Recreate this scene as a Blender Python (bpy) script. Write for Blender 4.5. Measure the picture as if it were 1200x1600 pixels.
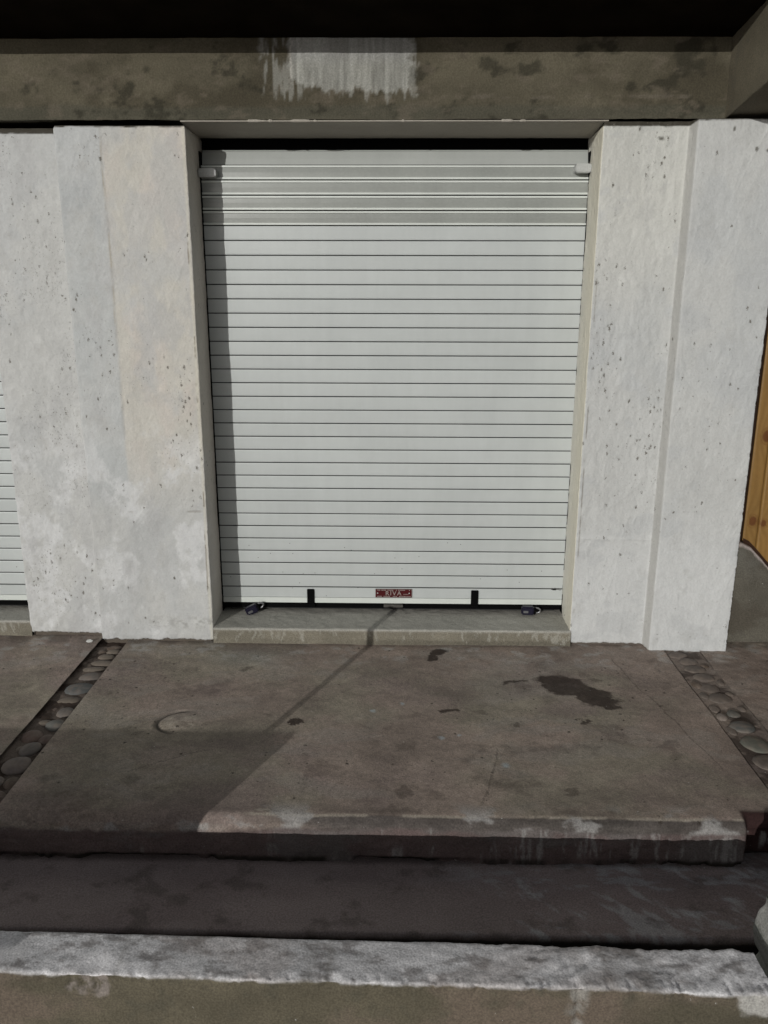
import bpy, bmesh, math, random
import numpy as np
from mathutils import Matrix, Vector
random.seed(5); RS = np.random.RandomState(11)
S = bpy.context.scene
for o in list(bpy.data.objects): bpy.data.objects.remove(o)
COL = S.collection

# ------------------------------------------------------------ camera
cam_d = bpy.data.cameras.new('camera'); cam = bpy.data.objects.new('camera', cam_d); COL.objects.link(cam)
F = Vector((-0.01654813, 0.966033, -0.25788834)); R = Vector((0.99983948, 0.01775949, 0.00236838)); U = Vector((-0.0068679, 0.25780775, 0.96617183))
m = Matrix((R, U, -F)).transposed().to_4x4(); m.translation = Vector((0.0357131, -3.32496272, 1.5))
cam.matrix_world = m
cam_d.sensor_fit = 'VERTICAL'; cam_d.sensor_height = 24.0; cam_d.lens = 1250.0 / 1600.0 * 24.0
cam_d.clip_start = 0.02; cam_d.clip_end = 500
S.camera = cam

# ------------------------------------------------------------ light
ELEV, AZ = math.radians(12.2), math.radians(24.5)      # low, from the left behind the camera
world = bpy.data.worlds.new("World"); S.world = world; world.use_nodes = True
nt = world.node_tree; nt.nodes.clear()
sky = nt.nodes.new('ShaderNodeTexSky'); sky.sky_type = 'NISHITA'; sky.sun_disc = False
sky.sun_elevation = ELEV; sky.sun_rotation = math.radians(180) + AZ
hs = nt.nodes.new('ShaderNodeHueSaturation'); hs.inputs['Saturation'].default_value = 0.16
bg = nt.nodes.new('ShaderNodeBackground'); bg.inputs['Strength'].default_value = 0.062
ow = nt.nodes.new('ShaderNodeOutputWorld')
nt.links.new(sky.outputs[0], hs.inputs['Color']); nt.links.new(hs.outputs[0], bg.inputs[0]); nt.links.new(bg.outputs[0], ow.inputs[0])
sd = bpy.data.lights.new('sun', 'SUN'); sd.energy = 2.05; sd.angle = math.radians(0.15); sd.color = (1.0, 0.985, 0.94)
sun = bpy.data.objects.new('sun', sd); COL.objects.link(sun)
ld = Vector((math.sin(AZ) * math.cos(ELEV), math.cos(AZ) * math.cos(ELEV), -math.sin(ELEV)))
sun.rotation_euler = ld.to_track_quat('-Z', 'Y').to_euler(); sun.location = -ld * 20
vs = S.view_settings; vs.view_transform = 'Standard'; vs.look = 'None'; vs.exposure = 0.0; vs.gamma = 1.0; vs.use_curve_mapping = False

# ------------------------------------------------------------ numpy noise
def _h(i, j, k, s):
    n = (i * 374761393 + j * 668265263 + k * 1274126177 + s * 974634777) & 0xffffffff
    n = ((n ^ (n >> 13)) * 1103515245) & 0xffffffff
    n = ((n ^ (n >> 15)) * 2246822519) & 0xffffffff
    return ((n ^ (n >> 16)) & 0xffffff) / 16777215.0
def noise(a, b, c=None, s=0):
    if c is None: c = np.zeros_like(a)
    i, j, k = np.floor(a), np.floor(b), np.floor(c)
    u, v, w = a - i, b - j, c - k
    u, v, w = [t * t * t * (t * (t * 6 - 15) + 10) for t in (u, v, w)]
    i, j, k = i.astype(np.int64) + 5000, j.astype(np.int64) + 5000, k.astype(np.int64) + 5000
    def L(x, y, t): return x + (y - x) * t
    r0 = L(L(_h(i, j, k, s), _h(i + 1, j, k, s), u), L(_h(i, j + 1, k, s), _h(i + 1, j + 1, k, s), u), v)
    if not w.any(): return r0
    r1 = L(L(_h(i, j, k + 1, s), _h(i + 1, j, k + 1, s), u), L(_h(i, j + 1, k + 1, s), _h(i + 1, j + 1, k + 1, s), u), v)
    return L(r0, r1, w)
def fbm(a, b, s=0, o=4, g=0.58):                      # 0..1, mean 0.5
    o = o + 2 if o > 2 else o
    t = 0; amp = 1.0; tot = 0; cs, sn = 0.8, 0.6
    for q in range(o):
        t = t + amp * noise(a, b, None, s + q * 17); tot += amp; amp *= g
        a, b = (a * cs - b * sn) * 2.03 + 3.1, (a * sn + b * cs) * 2.03 + 1.7
    return t / tot
def sm(x, lo, hi):
    t = np.clip((x - lo) / (hi - lo), 0, 1); return t * t * (3 - 2 * t)
def mix(c, d, f):
    f = np.asarray(f)[..., None]; return c * (1 - f) + np.asarray(d) * f
def base(a, rgb): return np.ones(a.shape + (3,)) * np.asarray(rgb, float)

def strokes(a, b, n, seed, w, l, ang, spread, bristle=160.):
    """overlapping brush or trowel strokes: returns tone (-1..1) and edge ridge (0..1)"""
    rs = np.random.RandomState(seed); tone = np.zeros_like(a); ridge = np.zeros_like(a)
    a0, a1, b0, b1 = a.min(), a.max(), b.min(), b.max()
    wa = .012 * (fbm(a * 11, b * 11, seed + 1, 3) - .5); wb = .012 * (fbm(a * 11, b * 11, seed + 2, 3) - .5)
    for k in range(n):
        ca, cb = rs.uniform(a0, a1), rs.uniform(b0, b1); ww, ll = rs.uniform(*w) / 2, rs.uniform(*l) / 2
        th = ang + rs.uniform(-spread, spread); t = rs.uniform(-1, 1); R_ = math.hypot(ww, ll) + .02; curve = rs.uniform(-.5, .5)
        m = (abs(a - ca) < R_) & (abs(b - cb) < R_)
        if not m.any(): continue
        da, db = (a[m] - ca + wa[m]), (b[m] - cb + wb[m]); c_, s_ = math.cos(th), math.sin(th)
        p = da * c_ + db * s_; q = -da * s_ + db * c_ + curve * p * p
        br = noise(q * bristle, p * 5 + k, None, seed + 5)
        edge = np.minimum((ww - abs(q)) / .006, (ll - abs(p)) / (.02 + .05 * br))
        al = np.clip(edge, 0, 1) * (.45 + .55 * br)
        tone[m] = tone[m] * (1 - al * .8) + t * al * .8
        ridge[m] = np.maximum(ridge[m] * (1 - al), np.clip(1 - abs(edge - .6) / .6, 0, 1) * br)
    return tone, ridge
# ------------------------------------------------------------ materials
def mat(name, color=(.5, .5, .5), rough=.8, tint=False, spec=.3, grain=.12, gscale=180., bump=.25, bscale=220., bdist=.002, metal=0., coarse=.0, pit=None, fleck=0., worldpos=False, lump=0.):
    m = bpy.data.materials.new(name); m.use_nodes = True; n = m.node_tree; n.nodes.clear()
    out = n.nodes.new('ShaderNodeOutputMaterial'); b = n.nodes.new('ShaderNodeBsdfPrincipled')
    b.inputs['Roughness'].default_value = rough; b.inputs['Specular IOR Level'].default_value = spec; b.inputs['Metallic'].default_value = metal
    n.links.new(b.outputs[0], out.inputs[0])
    tc = n.nodes.new('ShaderNodeTexCoord')
    if worldpos:
        class _T: pass
        g_ = n.nodes.new('ShaderNodeNewGeometry'); tc = _T(); tc.outputs = {'Object': g_.outputs['Position']}
    no = n.nodes.new('ShaderNodeTexNoise'); no.inputs['Scale'].default_value = gscale; no.inputs['Detail'].default_value = 5
    n.links.new(tc.outputs['Object'], no.inputs['Vector'])
    mr = n.nodes.new('ShaderNodeMapRange'); mr.inputs[1].default_value = .25; mr.inputs[2].default_value = .75
    mr.inputs[3].default_value = 1 - grain; mr.inputs[4].default_value = 1 + grain
    n.links.new(no.outputs['Fac'], mr.inputs[0])
    fac = mr.outputs[0]
    if coarse:
        n3 = n.nodes.new('ShaderNodeTexNoise'); n3.inputs['Scale'].default_value = 7; n3.inputs['Detail'].default_value = 6
        n.links.new(tc.outputs['Object'], n3.inputs['Vector'])
        m3 = n.nodes.new('ShaderNodeMapRange'); m3.inputs[1].default_value = .3; m3.inputs[2].default_value = .7
        m3.inputs[3].default_value = 1 - coarse; m3.inputs[4].default_value = 1 + coarse; n.links.new(n3.outputs['Fac'], m3.inputs[0])
        mu = n.nodes.new('ShaderNodeMath'); mu.operation = 'MULTIPLY'; n.links.new(fac, mu.inputs[0]); n.links.new(m3.outputs[0], mu.inputs[1]); fac = mu.outputs[0]
    if worldpos:      # dust: faint vertical streaks and a small difference from slat to slat
        oi = n.nodes.new('ShaderNodeObjectInfo'); mo = n.nodes.new('ShaderNodeMapRange'); mo.inputs[3].default_value = .965; mo.inputs[4].default_value = 1.03; n.links.new(oi.outputs['Random'], mo.inputs[0])
        mu = n.nodes.new('ShaderNodeMath'); mu.operation = 'MULTIPLY'; n.links.new(fac, mu.inputs[0]); n.links.new(mo.outputs[0], mu.inputs[1]); fac = mu.outputs[0]
        mp = n.nodes.new('ShaderNodeMapping'); mp.inputs['Scale'].default_value = (16, 1, 1.1); n.links.new(tc.outputs['Object'], mp.inputs['Vector'])
        n4 = n.nodes.new('ShaderNodeTexNoise'); n4.inputs['Scale'].default_value = 2.2; n4.inputs['Detail'].default_value = 6; n.links.new(mp.outputs[0], n4.inputs['Vector'])
        m4 = n.nodes.new('ShaderNodeMapRange'); m4.inputs[1].default_value = .3; m4.inputs[2].default_value = .7; m4.inputs[3].default_value = .98; m4.inputs[4].default_value = 1.015; n.links.new(n4.outputs['Fac'], m4.inputs[0])
        mu = n.nodes.new('ShaderNodeMath'); mu.operation = 'MULTIPLY'; n.links.new(fac, mu.inputs[0]); n.links.new(m4.outputs[0], mu.inputs[1]); fac = mu.outputs[0]
    vm = n.nodes.new('ShaderNodeVectorMath'); vm.operation = 'SCALE'
    at = None
    if tint:
        at = n.nodes.new('ShaderNodeAttribute'); at.attribute_name = 'tint'; n.links.new(at.outputs['Color'], vm.inputs[0])
    else: vm.inputs[0].default_value = color
    n.links.new(fac, vm.inputs['Scale']); 
    colr = vm.outputs[0]; hole = None
    def math_(op, a, c):
        q = n.nodes.new('ShaderNodeMath'); q.operation = op
        for k, v in enumerate((a, c)):
            if isinstance(v, (int, float)): q.inputs[k].default_value = v
            else: n.links.new(v, q.inputs[k])
        return q.outputs[0]
    def dots(scale, stretch, seed, gate, r0, r1, warp):   # small chips with ragged outlines
        mp = n.nodes.new('ShaderNodeMapping'); mp.inputs['Scale'].default_value = stretch; mp.inputs['Location'].default_value = (seed, seed * .7, seed * 1.3)
        n.links.new(tc.outputs['Object'], mp.inputs['Vector'])
        nz = n.nodes.new('ShaderNodeTexNoise'); nz.inputs['Scale'].default_value = 220; nz.inputs['Detail'].default_value = 2; n.links.new(tc.outputs['Object'], nz.inputs['Vector'])
        ma = n.nodes.new('ShaderNodeVectorMath'); ma.operation = 'MULTIPLY_ADD'; n.links.new(nz.outputs['Color'], ma.inputs[0]); ma.inputs[1].default_value = (warp,) * 3; n.links.new(mp.outputs[0], ma.inputs[2])
        vo = n.nodes.new('ShaderNodeTexVoronoi'); vo.inputs['Scale'].default_value = scale; n.links.new(ma.outputs[0], vo.inputs['Vector'])
        sp = n.nodes.new('ShaderNodeSeparateColor'); n.links.new(vo.outputs['Color'], sp.inputs[0])
        rad = n.nodes.new('ShaderNodeMapRange'); n.links.new(math_('MULTIPLY', sp.outputs[1], sp.outputs[1]), rad.inputs[0]); rad.inputs[3].default_value = r0; rad.inputs[4].default_value = r1
        d = math_('DIVIDE', vo.outputs['Distance'], rad.outputs[0])
        inr = n.nodes.new('ShaderNodeMapRange'); n.links.new(d, inr.inputs[0]); inr.inputs[1].default_value = 1.0; inr.inputs[2].default_value = .55; inr.inputs[3].default_value = 0; inr.inputs[4].default_value = 1
        return math_('MULTIPLY', inr.outputs[0], math_('LESS_THAN', sp.outputs[0], gate))
    def lay(mask, rgb, k):
        nonlocal colr
        mx = n.nodes.new('ShaderNodeMix'); mx.data_type = 'RGBA'; n.links.new(math_('MULTIPLY', mask, k), mx.inputs[0]); n.links.new(colr, mx.inputs[6]); mx.inputs[7].default_value = (*rgb, 1); colr = mx.outputs[2]
    if tint and pit:
        hole = dots(pit[0], pit[1], 3.1, at.outputs['Alpha'], .09, .36, .016); lay(hole, pit[2], .9)
        h2 = dots(pit[0] * 2.1, pit[1], 8.3, at.outputs['Alpha'], .10, .32, .012); lay(h2, pit[2], .75)
    if fleck: lay(dots(58, (1, 1, 1), 5.5, fleck, .07, .20, .012), (.55, .54, .52), .7)
    n.links.new(colr, b.inputs['Base Color'])
    if bump:
        n2 = n.nodes.new('ShaderNodeTexNoise'); n2.inputs['Scale'].default_value = bscale; n2.inputs['Detail'].default_value = 4
        n.links.new(tc.outputs['Object'], n2.inputs['Vector'])
        bu = n.nodes.new('ShaderNodeBump'); bu.inputs['Strength'].default_value = bump; bu.inputs['Distance'].default_value = bdist
        hh = n2.outputs['Fac']
        if lump:
            n5 = n.nodes.new('ShaderNodeTexNoise'); n5.inputs['Scale'].default_value = 34; n5.inputs['Detail'].default_value = 5; n.links.new(tc.outputs['Object'], n5.inputs['Vector'])
            hh = math_('ADD', hh, math_('MULTIPLY', n5.outputs['Fac'], lump))
        if hole is not None: hh = math_('SUBTRACT', hh, hole)
        n.links.new(hh, bu.inputs['Height']); n.links.new(bu.outputs[0], b.inputs['Normal'])
    return m
M = {
 'paint':    mat('lime_painted_plaster', rough=.75, tint=True, grain=.05, gscale=120, bump=.5, bscale=110, bdist=.003, lump=2.4, pit=(62, (1, 1, .62), (.13, .12, .10))),
 'concrete': mat('worn_concrete', rough=.88, tint=True, grain=.34, gscale=210, bump=.40, bscale=190, bdist=.002, spec=.3, pit=(46, (1, 1, 1), (.05, .04, .032)), fleck=.06),
 'beam':     mat('stained_beam_concrete', rough=.92, tint=True, grain=.22, gscale=160, bump=.7, bscale=120, bdist=.003, spec=.15),
 'roof':     mat('shade_dark_roof', (.012, .009, .006), .95, spec=.02, coarse=.3),  # near-black base colour carries the shade of the unlit underside
 'dark':     mat('dark_void', (.004, .004, .004), .95, spec=.0, bump=0),
 'body':     mat('raw_block', (.10, .09, .075), .95, coarse=.2),
 'slat':     mat('white_lacquered_slat', (.470, .495, .490), .42, spec=.35, grain=.015, gscale=30, bump=.03, bscale=60, coarse=.03, worldpos=True),
 'dull':     mat('dull_white_slat', (.36, .375, .36), .45, spec=.35, grain=.03, bump=.03, coarse=.05, worldpos=True),
 'rim':      mat('ribbed_slat_rim', (.60, .63, .60), .4, spec=.4, grain=.02, bump=.03, coarse=.03, worldpos=True),
 'panel':    mat('grey_satin_panel', (.27, .282, .265), .28, spec=.5, grain=.05, gscale=90, bump=.05, bscale=40, coarse=.06, worldpos=True),
 'rubber_and_shade':   mat('black_rubber_and_shade', (.003, .003, .0032), .8, spec=.05, bump=.1),
 'galv':     mat('grey_plastic', (.42, .43, .42), .35, spec=.5, bump=.05),
 'plate':    mat('red_plate', (.060, .0025, .004), .4, spec=.3, grain=.25, gscale=300, bump=.1),
 'silver':   mat('pale_metal_print', (.36, .32, .30), .4, metal=.4, grain=.2, gscale=400, bump=0),
 'navy':     mat('navy_padlock_cover', (.0075, .006, .020), .38, spec=.35, bump=.1),
 'steel':    mat('dull_steel', (.25, .25, .26), .35, metal=.8, bump=.05),
 'wood':     mat('varnished_pine', rough=.5, tint=True, spec=.4, grain=.06, gscale=60, bump=.1, bscale=60),
 'foot':     mat('dark_foot_strip', (.03, .03, .03), .7, spec=.1),
 'flake':    mat('paint_flake', (.75, .75, .72), .8),
 'street':   mat('street_asphalt', (.07, .066, .06), .95, grain=.3, gscale=60, bump=.5, bscale=60, coarse=.2),
 'stone':    mat('river_stone', rough=.7, tint=True, grain=.15, gscale=90, bump=.3, bscale=70),
 'caster_paint': mat('caster_grey_paint', (.25, .25, .24), .6, coarse=.1),
}

# ------------------------------------------------------------ mesh helpers
def link(name, me, mt, parent=None, kind=None):
    o = bpy.data.objects.new(name, me); COL.objects.link(o)
    for x in (mt if isinstance(mt, (list, tuple)) else [mt]): me.materials.append(x)
    if parent: o.parent = parent
    if kind: o['kind'] = kind
    return o
def tag(o, label, cat, group=None):
    o['label'] = label; o['category'] = cat
    if group: o['group'] = group
    return o
def thing(name, label, cat, loc=(0, 0, 0), group=None):
    o = bpy.data.objects.new(name, None); COL.objects.link(o); o.location = loc; o.empty_display_size = .1
    return tag(o, label, cat, group)
def gridmesh(name, P, C=None, closed_flip=False, smooth=True):
    nu, nv = P.shape[:2]
    me = bpy.data.meshes.new(name)
    idx = np.arange(nu * nv).reshape(nu, nv)
    a, b, c, d = idx[:-1, :-1], idx[1:, :-1], idx[1:, 1:], idx[:-1, 1:]
    q = np.stack([a, b, c, d] if not closed_flip else [a, d, c, b], -1).reshape(-1, 4)
    me.vertices.add(nu * nv); me.vertices.foreach_set('co', P.reshape(-1).astype(np.float32))
    me.loops.add(q.size); me.loops.foreach_set('vertex_index', q.reshape(-1).astype(np.int32))
    me.polygons.add(len(q)); me.polygons.foreach_set('loop_start', np.arange(0, q.size, 4, dtype=np.int32))
    me.polygons.foreach_set('loop_total', np.full(len(q), 4, np.int32))
    me.polygons.foreach_set('use_smooth', np.full(len(q), smooth))
    me.update(calc_edges=True)
    if C is not None:
        at = me.color_attributes.new('tint', 'FLOAT_COLOR', 'POINT')
        CC = np.zeros((nu * nv, 4), np.float32); CC[:, :C.shape[-1]] = C.reshape(-1, C.shape[-1]); at.data.foreach_set('color', CC.reshape(-1))
    return me
def fillet(pts, r, n=5):
    out = [np.array(pts[0], float)]
    for i in range(1, len(pts) - 1):
        p, a, b = [np.array(pts[k], float) for k in (i, i - 1, i + 1)]
        rr = r[i] if isinstance(r, (list, tuple)) else r
        da, db = a - p, b - p; la, lb = np.linalg.norm(da), np.linalg.norm(db)
        t = min(rr, la * .45, lb * .45)
        if t < 1e-4: out.append(p); continue
        s, e = p + da / la * t, p + db / lb * t
        for k in range(n + 1):
            w = k / n; out.append((1 - w) ** 2 * s + 2 * w * (1 - w) * p + w * w * e)
    out.append(np.array(pts[-1], float)); return out
def sweep(name, pts, axis, s0, s1, step, mt, disp=None, col=None, r=.006, warp=None, parent=None, kind=None, flip=False, astep=None, fix_ends=True):
    """extrude a 2-D path: axis 'z' (path in XY) or 'x' (path in YZ); displace along the normal and paint"""
    fp = fillet(pts, r); Q = [fp[0]]
    for a, b in zip(fp[:-1], fp[1:]):
        L = np.linalg.norm(b - a); k = max(1, int(math.ceil(L / step)))
        for t in range(1, k + 1): Q.append(a + (b - a) * t / k)
    Q = np.array(Q); T = np.gradient(Q, axis=0); T /= np.linalg.norm(T, axis=1)[:, None] + 1e-9
    N = np.stack([T[:, 1], -T[:, 0]], 1)
    if flip: N = -N
    st = astep or step; ns = int(math.ceil((s1 - s0) / st)) + 1; s = np.linspace(s0, s1, ns)
    arc = np.concatenate([[0], np.cumsum(np.linalg.norm(np.diff(Q, axis=0), axis=1))])
    P = np.zeros((len(Q), ns, 3)); NN = np.zeros_like(P)
    if axis == 'z':
        P[..., 0], P[..., 1], P[..., 2] = Q[:, :1], Q[:, 1:], s[None]; NN[..., 0], NN[..., 1] = N[:, :1], N[:, 1:]
    else:
        P[..., 1], P[..., 2], P[..., 0] = Q[:, :1], Q[:, 1:], s[None]; NN[..., 1], NN[..., 2] = N[:, :1], N[:, 1:]
    A = np.repeat(arc[:, None], ns, 1); B = np.repeat(s[None], len(Q), 0)
    if warp: P = warp(P)
    h = disp(P, A, B, NN) if disp else np.zeros_like(A)
    C = col(P, A, B, h, NN) if col else None
    if isinstance(C, tuple): C, h = C
    P = P + NN * h[..., None]
    me = gridmesh(name, P, np.clip(C, 0.0, 1) if C is not None else None, closed_flip=(axis == 'x') != flip)
    return link(name, me, mt, parent, kind)
def prism(bm, pts, z0, z1, axis=1, mi=0, bev=0):
    """solid polygon extruded along an axis (0,1,2); pts are the two other coordinates"""
    def v(p, t):
        c = [0, 0, 0]; o = [k for k in range(3) if k != axis]; c[o[0]], c[o[1]], c[axis] = p[0], p[1], t; return bm.verts.new(c)
    a = [v(p, z0) for p in pts]; b = [v(p, z1) for p in pts]; fs = [bm.faces.new(a), bm.faces.new(b[::-1])]
    for i in range(len(pts)): fs.append(bm.faces.new([a[i], b[i], b[(i + 1) % len(pts)], a[(i + 1) % len(pts)]]))
    for f in fs: f.material_index = mi
    if bev:
        bmesh.ops.recalc_face_normals(bm, faces=fs)
        es = list({e for f in fs for e in f.edges}); bmesh.ops.bevel(bm, geom=es, offset=bev, segments=2, affect='EDGES')
def box(bm, x0, x1, y0, y1, z0, z1, mi=0, bev=0): prism(bm, [(x0, y0), (x1, y0), (x1, y1), (x0, y1)], z0, z1, 2, mi, bev)
def done(name, bm, mt, parent=None, kind=None, smooth=False):
    bmesh.ops.recalc_face_normals(bm, faces=bm.faces[:])
    me = bpy.data.meshes.new(name); bm.to_mesh(me); bm.free()
    if smooth: me.polygons.foreach_set('use_smooth', [True] * len(me.polygons))
    return link(name, me, mt, parent, kind)
def tube(bm, pts, rad, n=8):
    rings = []
    for i, p in enumerate(pts):
        p = Vector(p); t = (Vector(pts[min(i + 1, len(pts) - 1)]) - Vector(pts[max(i - 1, 0)])).normalized()
        a = t.cross(Vector((.31, .2, .93))).normalized(); b = t.cross(a)
        rings.append([bm.verts.new(p + (a * math.cos(k * 2 * math.pi / n) + b * math.sin(k * 2 * math.pi / n)) * rad) for k in range(n)])
    for r0, r1 in zip(rings[:-1], rings[1:]):
        for k in range(n): bm.faces.new([r0[k], r0[(k + 1) % n], r1[(k + 1) % n], r1[k]])
    bm.faces.new(rings[0]); bm.faces.new(rings[-1][::-1])

# ------------------------------------------------------------ ground and slabs
bm = bmesh.new(); box(bm, -40, 40, -40, 40, -.60, -.52); done('street', bm, M['street'], kind='structure')
GREY = (.292, .236, .200)
def pits(a, b, s, f, dens, thr=.78):
    n = fbm(a * f, b * f, s, 2); return sm(n * (0.72 + .28 * dens), thr * .72, thr * .72 + .05)
BL = [  # dark damp / oil stains: x, y, rx, ry, angle, strength
 (.705, -.375, .105, .080, -.5, 1.25), (.80, -.465, .10, .068, -.7, 1.2), (.86, -.555, .03, .022, -.4, 1.), (.845, -.323, .03, .012, -.3, .55),
 (.22, -.085, .045, .03, .5, 1.), (.195, -.13, .03, .045, .2, 1.), (.52, -.355, .055, .018, .15, .9), (.232, -.609, .032, .019, 0, 1.),
 (-.338, -.683, .026, .02, 0, 1.15), (.74, -.66, .02, .013, -.3, .85), (.484, -.706, .022, .015, 0, .6), (-.596, -.274, .022, .016, 0, .5),
 (.067, -1.101, .03, .03, 0, .45), (.986, -.829, .04, .03, .3, .35), (.34, -.62, .03, .018, -.3, .4), (-.22, -1.0, .06, .04, .2, .28), (.60, -1.10, .03, .015, 0, .5)]
def floor_col(P, A, B, h, N):
    x, y, z = P[..., 0], P[..., 1], P[..., 2]
    yy = y + np.where(N[..., 2] > .5, 0, z)           # carry the pattern down the riser
    c = base(x, GREY)
    big = fbm(x * 2.2, yy * 2.6, 3, 4)
    c = mix(c, (.255, .240, .182), sm(fbm(x * 1.6 + 4, yy * 2.1, 8, 4), .44, .66) * .55)          # greenish blotches
    c = mix(c, (.235, .185, .172), sm(fbm(x * 2 + 9, yy * 2.6, 12, 4), .46, .68) * .6)
    c = mix(c, (.26, .27, .25), sm(1 - np.hypot((x + .62) / .25, (yy + .15) / .14), 0, .8) * .35)
    c = c * (0.62 + .76 * fbm(x * 4, yy * 5, 21, 5))[..., None]
    c = c * (0.84 + .32 * fbm(x * 30, yy * 30, 23, 4))[..., None]
    sw = fbm(x * 3.2 + 1.5 * fbm(x * 4, yy * 4, 33, 3), yy * 9 + 2 * fbm(x * 3, yy * 3, 31, 3), 29, 4)
    c = mix(c, (.17, .14, .12), sm(sw, .52, .74) * .38)
    c = mix(c, (.31, .28, .25), sm(1 - sw, .54, .74) * .40)
    tn, rg = strokes(x, yy, 90, 25, (.04, .14), (.15, .55), .2, 1.3)
    c = c * (1 + .10 * tn + .07 * rg)[..., None]
    c = c * (.93 + .14 * noise(x * 240, yy * 240, None, 26))[..., None]
    w1, w2 = (fbm(x * 14, yy * 16, 41, 5, .72) - .5), (fbm(x * 14 + 7, yy * 16, 43, 4) - .5)
    st = np.zeros_like(x)
    for bx, by, rx, ry, an, k in BL:
        near = (abs(x - bx) < .3) & (abs(yy - by) < .3)
        dx, dy = x - bx + w1 * .11, yy - by + w2 * .10; ca, sa = math.cos(an), math.sin(an)
        d = np.hypot((dx * ca + dy * sa) / rx, (-dx * sa + dy * ca) / ry)
        st = np.maximum(st, np.where(near, sm(1.15 - d, 0, .34) * k, 0))
    sp = sm(fbm(x * 11, yy * 14, 51, 4) + .25 * (fbm(x * 2.5, yy * 2.5, 53, 2) - .5), .64, .80) * .30       # small smudges
    st = np.clip(np.maximum(st, sp), 0, 1.0)
    c = mix(c, (.034, .022, .017), np.clip(st * (.80 + .35 * fbm(x * 34, yy * 34, 55, 4, .7)), 0, 1) * .93)
    c = mix(c, (.42, .41, .39), sm(fbm(x * 16, yy * 20, 63, 4), .56, .74) * .55 * sm(yy, -.35, -.02))   # lime dust by the sill
    for bx, by, rr in ((.402, -.964, .022), (-.05, -.61, .02), (.20, -.80, .02), (.06, -.55, .014), (.26, -.78, .012)):
        c = mix(c, (.50, .60, .66), sm(1 - np.hypot((x - bx + w1 * .03) / rr, (yy - by + w2 * .03) / rr), 0, .9) * .55)
    w3 = .05 * (fbm(x * 5, yy * 5, 57, 5, .65) - .5)
    for (xa, ya, xb, yb) in ((.95, -.10, 1.12, -1.0), (-.95, -1.1, -.55, -.85), (.30, -1.2, .42, -.75), (-2.2, -.3, -1.5, -1.1), (1.5, -.3, 1.9, -1.0)):
        L_ = math.hypot(xb - xa, yb - ya); p = ((x - xa) * (xb - xa) + (yy - ya) * (yb - ya)) / L_; q = ((x - xa) * (yb - ya) - (yy - ya) * (xb - xa)) / L_ + w3
        c = mix(c, (.07, .055, .045), sm(1 - abs(q) / .0032, 0, .6) * sm(p, 0, .05) * sm(L_ - p, 0, .05) * .55 * sm(fbm(x * 9, yy * 9, 58, 3), .40, .50))
    c = c * (.88 + .24 * noise(x * 120, yy * 120, None, 59))[..., None]
    # darker broken line against the wall
    c = mix(c, (.10, .085, .07), sm(yy, -.05, .0) * .6 * sm(fbm(x * 12, yy * 12, 71, 3), .3, .6))
    return c
def slab_col(P, A, B, h, N):
    x, y, z = P[..., 0], P[..., 1], P[..., 2]
    c = floor_col(P, A, B, h, N)
    # crescent lump
    d = np.hypot((x + .745) / .085, (y + .705) / .072)
    c = mix(c, (.42, .37, .31), sm(1 - d, 0, .5) * .8 * sm(fbm(x * 30, y * 60, 77, 3), .35, .65))
    ring = sm(1 - abs(d - 1.08) / .16, 0, 1) * sm(-(x + .745) + .3 * (y + .70), -.03, .05)
    c = mix(c, (.08, .07, .06), ring * .9)
    # old rod stain nothing else; worn pale nose of the slab, mostly to the right
    rag = fbm(x * 9, y * 9 + z * 9, 81, 4)
    ch = sm(-y, 1.232, 1.242); c = mix(c, base(x, (.075, .066, .062)) * (.3 + 1.4 * fbm(x * 14, y * 40 + z * 30, 82, 4))[..., None], ch * .9 * sm(x + .25 * (rag - .5), -.45, -.1))  # chamfer colour darkened to the right to offset direct sun, slab tone at left
    nose = sm(1 - abs(y + 1.236 + .006 * (rag - .5)) / .007, 0, .8)
    c = mix(c, (.34, .30, .25), nose * sm(rag + .10 * sm(x, -.6, .9), .47, .60) * sm(x, -.5, -.4) * .8)
    c = mix(c, (.42, .38, .32), sm(1 - np.hypot((x + .32) / .13, (y + 1.225) / .02), 0, .5) * sm(fbm(x * 40, y * 60, 84, 3), .45, .6) * .7)
    blot = sm(1.10 - x, 0, .03) * sm(fbm(x * 7 + 3, y * 9 + z * 8, 83, 4) + .14 * sm(1 - abs(x - .62) / .25, 0, 1) + .16 * sm(1 - abs(x - .93) / .16, 0, 1), .58, .70) * sm(-y, 1.16, 1.235)
    c = mix(c, (.36, .35, .34), blot * .7)
    # the riser face: dark maroon paint and dirt, lime runs
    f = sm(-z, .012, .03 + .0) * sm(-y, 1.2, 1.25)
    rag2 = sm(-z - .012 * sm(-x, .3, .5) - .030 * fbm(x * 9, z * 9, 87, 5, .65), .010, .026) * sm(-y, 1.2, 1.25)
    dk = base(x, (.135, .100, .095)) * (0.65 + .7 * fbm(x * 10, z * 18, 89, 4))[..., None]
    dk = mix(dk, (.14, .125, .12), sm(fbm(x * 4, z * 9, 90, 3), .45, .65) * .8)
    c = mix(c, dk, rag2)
    c = mix(c, (.035, .016, .015), sm(x, 1.070, 1.085) * sm(-y, 1.185, 1.205))  # broken corner painted near black, the hollow's shade put into the colour
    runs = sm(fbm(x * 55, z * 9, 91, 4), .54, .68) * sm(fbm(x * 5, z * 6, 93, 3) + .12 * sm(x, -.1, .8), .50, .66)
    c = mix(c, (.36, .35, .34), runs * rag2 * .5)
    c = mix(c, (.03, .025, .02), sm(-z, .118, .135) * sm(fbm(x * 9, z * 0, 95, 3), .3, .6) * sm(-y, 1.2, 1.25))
    return np.concatenate([c, (.05 + .30 * sm(fbm(x * 3, y * 3, 98, 3), .5, .62))[..., None] * (N[..., 2:3] > .5)], -1)
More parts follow.
